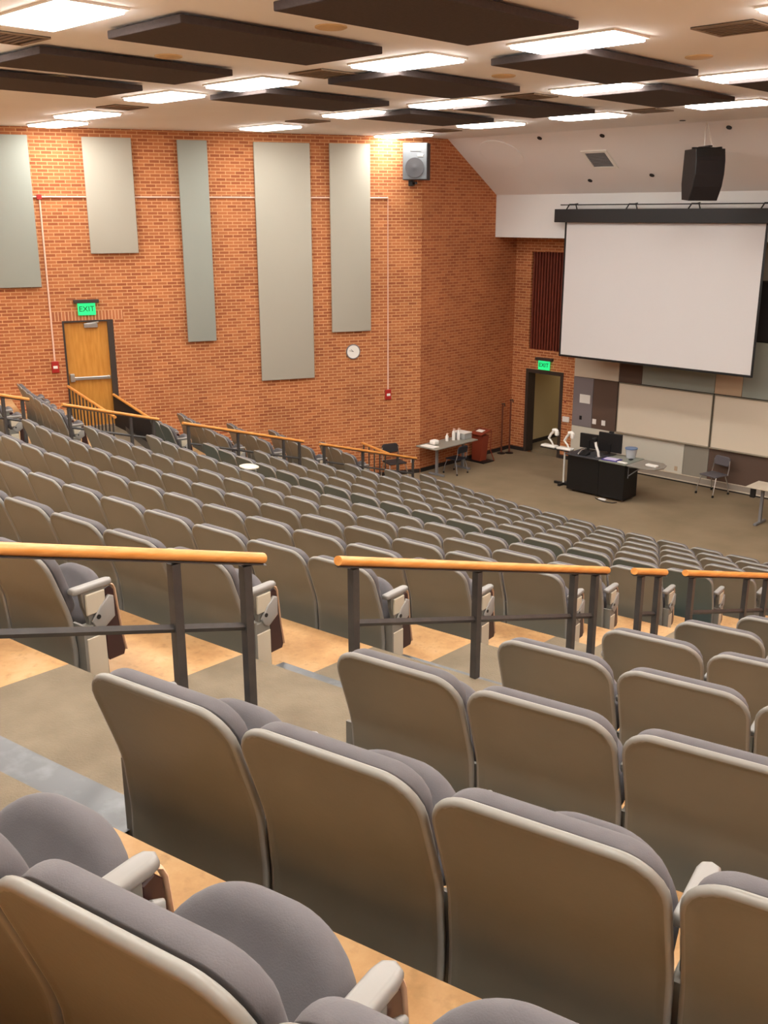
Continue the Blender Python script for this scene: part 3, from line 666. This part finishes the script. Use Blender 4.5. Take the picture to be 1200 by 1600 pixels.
# black speaker cluster
px = Vector((-9.48, 18.5, 6.88)); t = thing('hanging_speaker', 'curved black loudspeaker hanging before the raked ceiling', 'loudspeaker', px); t.scale = (1.08, 1.08, 1.0)
ang = rad(52); hu = Vector((cos(ang), sin(ang), 0)); hf = Vector((sin(ang), -cos(ang), 0))
side_ = [(-.2, .46), (.2, .46), (.235, .2), (.22, -.1), (.13, -.44), (-.16, -.40), (-.22, -.05)]
b = MB(); b.prism([hu*-.27+hf*y+Z*z for y, z in ((.17, .46), (.215, .25), (.215, .0), (.16, -.22), (.02, -.47), (-.27, -.45), (-.33, -.15), (-.3, .46))], hu*.54, .012, 2); b.build('cabinet', black_m, t)
b = MB(); b.prism([hu*-.255+hf*y+Z*z for y, z in ((.168, .45), (.217, .25), (.217, .0), (.162, -.22), (.03, -.46))][0:5]+[hu*-.255+hf*y+Z*z for y, z in ((.02, -.44), (.15, -.21), (.205, .0), (.205, .25), (.158, .45))], hu*.51); b.build('grille', mat('speaker_cloth', (34, 28, 28), .9), t)
b = MB(); b.obox((0, 0, 0), hu, hf, Z, -.22, .24, -.12, -.08, .46, .5); b.obox((0, 0, 0), hu, hf, Z, -.03, .03, -.28, .16, .49, .52); b.obox((0, 0, 0), hu, hf, Z, .2, .24, -.28, .1, .46, .5); b.build('rigging_frame', black_m, t)
b = MB(); b.tube([hf*-.1+Z*.5, hf*-.1+Z*.95], .008, 6); b.tube([hf*-.1+hu*.15+Z*.5, hf*-.1+hu*.02+Z*.95], .008, 6); b.build('hanging_cable', lampframe_m, t)
b = MB()
for i, (u0, z0) in enumerate(((.28, -.1), (.28, -.25), (.28, .12))): b.tube([hu*.27+hf*-.1+Z*(z0+.1), hu*(.33)+hf*-.14+Z*z0, hu*.27+hf*-.2+Z*(z0-.1)], .012, 6)
b.build('loose_cable', black_m, t)

for x0, x1, l in [(-12.74, -10.27, 'whiteboard beside the brown switch panel, under the projection screen'), (-10.24, -7.8, 'whiteboard beyond the seam, cut by the picture edge')]:
    t = thing('whiteboard', l, 'whiteboard', ((x0+x1)/2, YF, .955), 0, 'whiteboards on the front wall'); w = (x1-x0)/2
    b = MB(); b.box(-w+.02, w-.02, -.045, -.001, .02, 1.22); b.build('board', board_m, t)
    b = MB(); b.box(-w, w, -.05, -.001, 1.22, 1.245); b.box(-w, w, -.05, -.001, 0, .022); b.box(-w, -w+.02, -.05, -.001, .022, 1.22); b.box(w-.02, w, -.05, -.001, .022, 1.22); b.build('board_frame', trimalu_m, t)
    b = MB(); b.box(-w, w, -.11, -.05, 0, .015); b.build('marker_tray', trimalu_m, t)
def plate(name, x, z, w, hh, m, label, cat, y=YF-.03):
    b = MB(); b.box(-w/2, w/2, -.012, -.0005, -hh/2, hh/2, .003, 1); o = b.build(name, m); o.location = (x, y, z); return tag(o, label, cat)
plate('paper_notice', -13.70, 1.665, .31, .22, paper_m, 'blank looking white paper notice on grey wall panel', 'notice')
plate('light_switch', -13.39, 1.125, .11, .13, white_m, 'white switch plate on brown panel, closer to the grey panel', 'switch')
plate('light_switch', -13.12, 1.125, .11, .13, white_m, 'white switch plate on brown panel, closer to the whiteboard', 'switch')
plate('wall_socket', -13.80, 1.17, .07, .1, black_m, 'small black socket below the paper notice', 'socket')
plate('floor_outlet', -11.05, .31, .08, .11, wall_tan_m, 'tan outlet on pale panel low behind the lectern', 'outlet')
b = MB(); b.box(-.10, .10, -.045, -.001, -.07, .07, .01); o = b.build('thermostat', white_m); o.location = (-14.25, YF, 1.06); tag(o, 'white thermostat box on brick beside the stage doorway', 'thermostat')
plate('brick_knob', -14.31, 1.51, .06, .05, rust_m, 'small dark fitting on brick above the thermostat', 'fitting', YF)
t = thing('wall_monitor', 'black flat panel on wall beyond the screen edge', 'monitor', (-8.75, YF, 3.48)); b = MB(); b.box(-.75, .75, -.08, -.002, 0, 1.28, .01); b.build('monitor_case', black_m, t); b = MB(); b.box(-.71, .71, -.083, -.08, .04, 1.24); b.build('monitor_glass', wall_black_m, t)

# lectern desk
lec_m = mat('lectern_black', (11, 11, 12), .5)
DT = .896
t = thing('lectern_desk', 'black two-bay lectern desk standing on the stage carpet', 'lectern', (-11.75, 19.15, 0))
lx = Vector((11.75, -19.15, 0))
b = MB(); b.obox(lx, X, Y, Z, -12.46, -11.62, 18.90, 19.45, .05, .855, .01); b.build('cabinet', lec_m, t)
b = MB(); b.obox(lx, X, Y, Z, -11.60, -10.95, 18.87, 19.45, .05, .855, .01); b.build('cabinet', lec_m, t)
b = MB(); b.obox(lx, X, Y, Z, -12.5, -11.61, 18.84, 19.62, .86, .895, .01); b.build('worktop', mat('desk_dark_top', (58, 58, 62), .4), t)
b = MB(); b.obox(lx, X, Y, Z, -11.60, -10.90, 18.82, 19.62, .86, .892, .01); b.build('worktop', mat('desk_grey_top', (126, 132, 122), .35), t)
b = MB(); b.prism([lx+Vector(p) for p in ((-10.89, 18.84, .86), (-10.40, 18.82, .86), (-10.24, 18.92, .86), (-10.16, 19.15, .86), (-10.24, 19.42, .86), (-10.40, 19.56, .86), (-10.89, 19.56, .86))], (0, 0, .028), .005, 1); b.build('drop_leaf', mat('leaf_grey', (138, 132, 122), .4), t)
b = MB(); b.tube([lx+Vector((-10.93, 19.0, .55)), lx+Vector((-10.93, 19.0, .8)), lx+Vector((-10.6, 19.0, .85))], .014, 8); b.tube([lx+Vector((-10.93, 19.0, .6)), lx+Vector((-10.62, 19.0, .85))], .012, 8); b.build('leaf_bracket', grey_m, t)
for x, y in ((-12.35, 19.0), (-11.72, 19.0), (-11.5, 18.97), (-11.02, 18.97), (-11.02, 19.38), (-12.35, 19.38)):
    b = MB(); b.lathe([(.03, -.015), (.03, .015)], lx+Vector((x, y, .03)), (1, 0, 0), 14); b.obox(lx, X, Y, Z, x-.02, x+.02, y-.02, y+.02, .045, .06); b.build('caster', grey_m, t)

def on_desk(name, label, cat, x, y, z=DT, rz=0): return thing(name, label, cat, (x, y, z), rz)
for x, l, w in [(-12.22, 'black monitor on lectern, shorter one toward the doorway', .46), (-11.66, 'black monitor on lectern, taller one with the webcam', .58)]:
    z0 = DT if w < .5 else DT
    t = on_desk('monitor', l, 'monitor', x-.02, 19.42, z0, rad(4)); hh = .34 if w < .5 else .44
    b = MB(); b.box(-w/2, w/2, -.03, .02, .06, .06+hh, .008); b.build('monitor_case', black_m, t)
    b = MB(); b.box(-w/2+.015, w/2-.015, .02, .022, .075, .045+hh); b.build('monitor_glass', wall_black_m, t)
    b = MB(); b.box(-.03, .03, -.05, -.03, 0, .25); b.box(-.12, .12, -.1, .08, 0, .012, .004); b.build('monitor_stand', black_m, t)
b = MB(); b.box(-.06, .06, -.02, .02, 0, .035, .01); b.lathe([(.014, -.025), (.014, -.02)], (0, 0, .018), (0, 1, 0), 12); o = b.build('webcam', black_m); o.location = (-11.66, 19.41, DT+.505); tag(o, 'small black webcam perched on the taller monitor', 'webcam')
t = on_desk('document_camera', 'silver gooseneck document camera on the dark worktop', 'document camera', -11.72, 19.02)
b = MB(); b.box(-.05, .05, -.06, .06, 0, .015, .005); b.build('camera_base', grey_m, t)
b = MB(); b.tube([(0, 0, .01), (-.02, .0, .12), (-.10, .03, .24), (-.14, .05, .34)], .03, 10); b.build('camera_arm', white_m, t, True)
b = MB(); b.box(-.2, -.1, -.02, .1, .33, .42, .02); b.build('camera_head', black_m, t)
t = on_desk('desk_phone', 'small black and silver phone on the dark worktop', 'phone', -12.08, 19.0)
b = MB(); b.prism([(-.09, y, z) for y, z in ((-.1, 0), (.1, 0), (.1, .07), (-.1, .02))], (.18, 0, 0), .006); b.build('phone_base', black_m, t)
b = MB(); b.tube([(-.11, -.1, .02), (-.09, 0, .1), (-.05, .08, .12)], .014, 8); b.build('handset', chrome_m, t, True)
t = on_desk('storage_tub', 'clear plastic tub with blue lid behind the monitors', 'tub', -11.18, 19.50)
b = MB(); b.lathe([(.10, 0), (.13, .2)], (0, 0, 0), (0, 0, 1), 20); b.build('tub', clear_m, t, True)
b = MB(); b.lathe([(.14, .2), (.14, .225), (.0, .23)], (0, 0, 0), (0, 0, 1), 20); b.build('lid', blue_m, t, True)
t = on_desk('folder', 'purple folder lying open on the lectern', 'folder', -11.38, 19.02, DT-.003, rad(6)); b = MB(); b.box(-.2, .2, -.13, .13, 0, .015, .003); b.build('cover', purple_m, t); b = MB(); b.box(-.16, .14, -.1, .12, .016, .022); b.build('papers', mat('lilac_paper', (206, 196, 226), .8), t)
b = MB(); b.box(-.12, .12, -.045, .045, 0, .03, .012); o = b.build('eraser', white_m); o.location = (-11.04, 18.91, DT-.003); o.rotation_euler = (0, 0, rad(-8)); tag(o, 'white oblong eraser on the front of the lectern', 'eraser')
b = MB(); b.box(-.035, .035, -.05, .05, 0, .03, .012); o = b.build('computer_mouse', black_m); o.location = (-11.06, 19.3, DT-.003); tag(o, 'black mouse on the grey lectern top', 'mouse')
b = MB(); b.box(-.14, .14, -.06, .06, 0, .045, .012); o = b.build('tissue_box', white_m); o.location = (-10.42, 19.1, .889); o.rotation_euler = (0, 0, rad(-6)); tag(o, 'white flat box on the lectern drop leaf', 'box')
b = MB(); b.tube([(-11.6, 18.80, .012), (-11.5, 18.72, .012), (-11.3, 18.66, .012), (-11.1, 18.70, .012), (-11.05, 18.8, .012)], .012, 8); o = b.build('power_cable', black_m, None, True); tag(o, 'black cable looping on carpet at lectern foot', 'cable')
b = MB(); b.box(-.09, .09, -.04, .04, 0, .03, .008); o = b.build('power_brick', white_m); o.location = (-11.42, 18.79, 0); tag(o, 'white power adapter on carpet at lectern foot', 'adapter')
# rolling stand with two white swing-arm lamps
t = thing('rolling_stand', 'slim dark rolling stand carrying two white lamps', 'stand', (-13.05, 19.28, 0))
b = MB(); b.box(-.40, .42, -.10, .10, .83, .85, .006); b.build('shelf', black_m, t)
b = MB(); b.tube([(.25, 0, .06), (.25, 0, .83)], .022, 10); b.build('column', white_m, t, True)
b = MB(); b.box(.0, .5, -.03, .03, 0, .06, .006); b.box(.22, .28, -.2, .2, 0, .06, .006); b.build('foot', black_m, t)
for x, l in [(-13.24, 'white swing-arm lamp nearer the stage doorway'), (-12.80, 'white swing-arm lamp nearer the lectern')]:
    t = thing('swing_arm_lamp', l, 'lamp', (x, 19.28, .851), 0, 'white lamps on the stand')
    b = MB(); b.box(-.2, .2, -.1, .1, 0, .055, .026, 3); b.build('lamp_base', white_m, t, True)
    b = MB(); b.tube([(.1, 0, .05), (.06, 0, .13), (-.03, .0, .21)], .022, 10); b.tube([(-.03, 0, .21), (.03, 0, .32), (.11, 0, .40)], .03, 10); b.build('lamp_arm', white_m, t, True)
    b = MB(); b.tube([(.08, 0, .41), (.16, 0, .43), (.2, 0, .39)], .045, 12); b.box(.15, .235, -.045, .045, .30, .40, .02); b.build('lamp_head', white_m, t, True)

# stage chair on casters
def office_chair(label, loc, rz, seat_m, chrome_m=chrome_m, sc=1):
    t = thing('side_chair', label, 'chair', loc, rz); t.scale = (sc, sc, sc)
    b = MB(); b.box(-.23, .23, -.24, .22, .44, .475, .02, 3); b.build('seat', seat_m, t, True)
    slab([(-.27, .86), (-.255, .75), (-.235, .64)], .44, .08, .06, .02, .02, .03).build('backrest', seat_m, t, True)
    for sx in (-1, 1):
        b = MB(); b.tube([(sx*.21, -.25, .78), (sx*.22, -.235, .6), (sx*.225, -.2, .45)], .012, 8); b.build('back_post', chrome_m, t, True)
        for sy, y2 in ((1, .26), (-1, -.26)):
            b = MB(); b.tube([(sx*.2, sy*.15, .45), (sx*.23, sy*.22, .25), (sx*.24, y2, .06)], .012, 8); l = b.build('leg', chrome_m, t, True)
            b = MB(); b.lathe([(.028, -.012), (.028, .012)], (sx*.24, y2, .028), (1, 0, 0), 14); b.build('caster', black_m, l)
    return t
office_chair('grey side chair on casters against the front wall', (-9.87, 20.96, 0), rad(166), chairgrey_m)
office_chair('black side chair behind the guard rail at the brick wall', (-15.96, 16.78, 0), rad(250), chairblack_m)
office_chair('dark navy chair tucked under the wall table', (-15.36, 18.35, 0), rad(90), mat('chair_navy', (24, 27, 38), .6), grey_m, .84)

# tables
def t_table(label, x0, x1, y0, y1, h, topm, legs):
    t = thing('folding_table', label, 'table', ((x0+x1)/2, (y0+y1)/2, 0)); w, d2 = (x1-x0)/2, (y1-y0)/2
    b = MB(); b.box(-w, w, -d2, d2, h-.03, h, .008); b.build('tabletop', topm, t)
    for lx_, ly_, along in legs:
        b = MB(); b.box(lx_-.03, lx_+.03, ly_-.03, ly_+.03, .05, h-.03, .006); l = b.build('leg', grey_m, t)
        b = MB()
        if along == 'x': b.box(lx_-.24, lx_+.24, ly_-.035, ly_+.035, .0, .05, .015)
        else: b.box(lx_-.035, lx_+.035, ly_-.24, ly_+.24, .0, .05, .015)
        b.build('foot', grey_m, l)
    return t
t_table('grey-topped table against the brick side wall', -15.93, -15.27, 17.5, 19.1, .75, tabtopgrey_m, [(.05, -.45, 'x'), (.05, .55, 'x')])
t_table('pale table at the picture edge before the front wall', -8.37, -6.9, 19.3, 19.9, .80, wall_cream_m, [(-.46, -.08, 'y'), (.5, -.08, 'y')])
b = MB(); b.box(-.05, .05, -.04, .04, -.2, 0, .01); o = b.build('cable_clamp', black_m); o.location = (-8.24, 19.38, .768); tag(o, 'black clamp hanging under the pale table edge', 'clamp')
def wt(name, label, cat, x, y): return thing(name, label, cat, (x, y, .75))
t = wt('paper_stack', 'white papers fanned on the near end of the wall table', 'papers', -15.62, 17.66); b = MB(); b.box(-.2, .22, -.12, .1, 0, .012); b.build('sheets', paper_m, t)
t = wt('tissue_packet', 'crumpled white packet beside the papers', 'packet', -15.68, 17.9); b = MB(); b.box(-.09, .09, -.1, .1, 0, .12, .04, 3); b.build('packet_body', paper_m, t, True); 
for x, y, hh, l in [(-15.72, 18.42, .2, 'small white spray bottle, shortest of the three'), (-15.66, 18.60, .3, 'white spray bottle, middle of the three'), (-15.60, 18.72, .3, 'white spray bottle, beside the grey basket')]:
    t = wt('spray_bottle', l, 'bottle', x, y); b = MB(); b.lathe([(.04, 0), (.042, hh*.6), (.02, hh*.75), (.018, hh*.85)], (0, 0, 0), (0, 0, 1), 16); b.build('bottle_body', white_m, t, True)
    b = MB(); b.box(-.015, .05, -.015, .015, hh*.85, hh, .006); b.build('trigger_head', mat('pinkish_cap', (222, 180, 160), .5), t)
t = wt('storage_basket', 'grey storage basket at the far end of the wall table', 'basket', -15.66, 18.93); b = MB(); b.prism([(-.2, -.14, 0), (.2, -.14, 0), (.2, .14, 0), (-.2, .14, 0)], (0, 0, .15), .02, 3); b.build('basket_body', mat('basket_grey', (164, 166, 164), .5), t, True); b = MB(); b.box(-.21, .21, -.15, .15, .15, .17, .006); b.build('basket_rim', white_m, t)
# red stand and poles by the corner
t = thing('folding_stand', 'dark red upright stand between wall table and corner', 'stand', (-15.72, 19.75, 0))
b = MB(); b.prism([(-.2, -.2, .72), (.2, -.2, .72), (.2, .2, .80), (-.2, .2, .80)], (0, 0, .03), .006); b.build('top_board', rust_m, t)
b = MB(); b.prism([(-.14, -.17, .04), (.14, -.17, .04), (.18, -.12, .70), (-.18, -.12, .70)], (0, .26, 0), .01); b.build('body', rust_m, t)
b = MB(); b.tube([(.2, .2, .8), (.2, .18, .3), (.27, .26, .0)], .014, 8); b.tube([(-.2, .2, .8), (-.2, .18, .3), (-.27, .26, .0)], .014, 8); b.build('side_frame', rust_m, t, True)
b = MB(); b.box(-.3, .3, -.22, .22, 0, .03, .01); b.build('base', black_m, t)
b = MB(); b.box(-.1, .1, -.07, .07, 0, .012); o = b.build('note_paper', paper_m); o.location = (-15.72, 19.75, .795); o.rotation_euler = (rad(11), 0, 0); tag(o, 'white paper lying on the dark red stand', 'paper')
for x, y, hh, l in [(-15.83, 20.8, 1.34, 'rust red standing pole in the corner, shorter one'), (-15.7, 20.98, 1.44, 'rust red standing pole in the corner, taller one')]:
    t = thing('stanchion', l, 'pole', (x, y, 0), 0, 'poles standing in the corner'); b = MB(); b.tube([(0, 0, .02), (0, 0, hh)], .022, 10); b.build('pole', mat('pole_brown', (104, 52, 34), .5), t, True)
    b = MB(); b.lathe([(.11, 0), (.11, .02), (.03, .04)], (0, 0, 0), (0, 0, 1), 20); b.build('base', black_m, t)
    b = MB(); b.tube([(-.03, 0, hh), (.06, 0, hh+.02), (.07, 0, hh-.05)], .018, 8); b.build('top_hook', mat('pole_top', (60, 36, 26), .5), t, True)
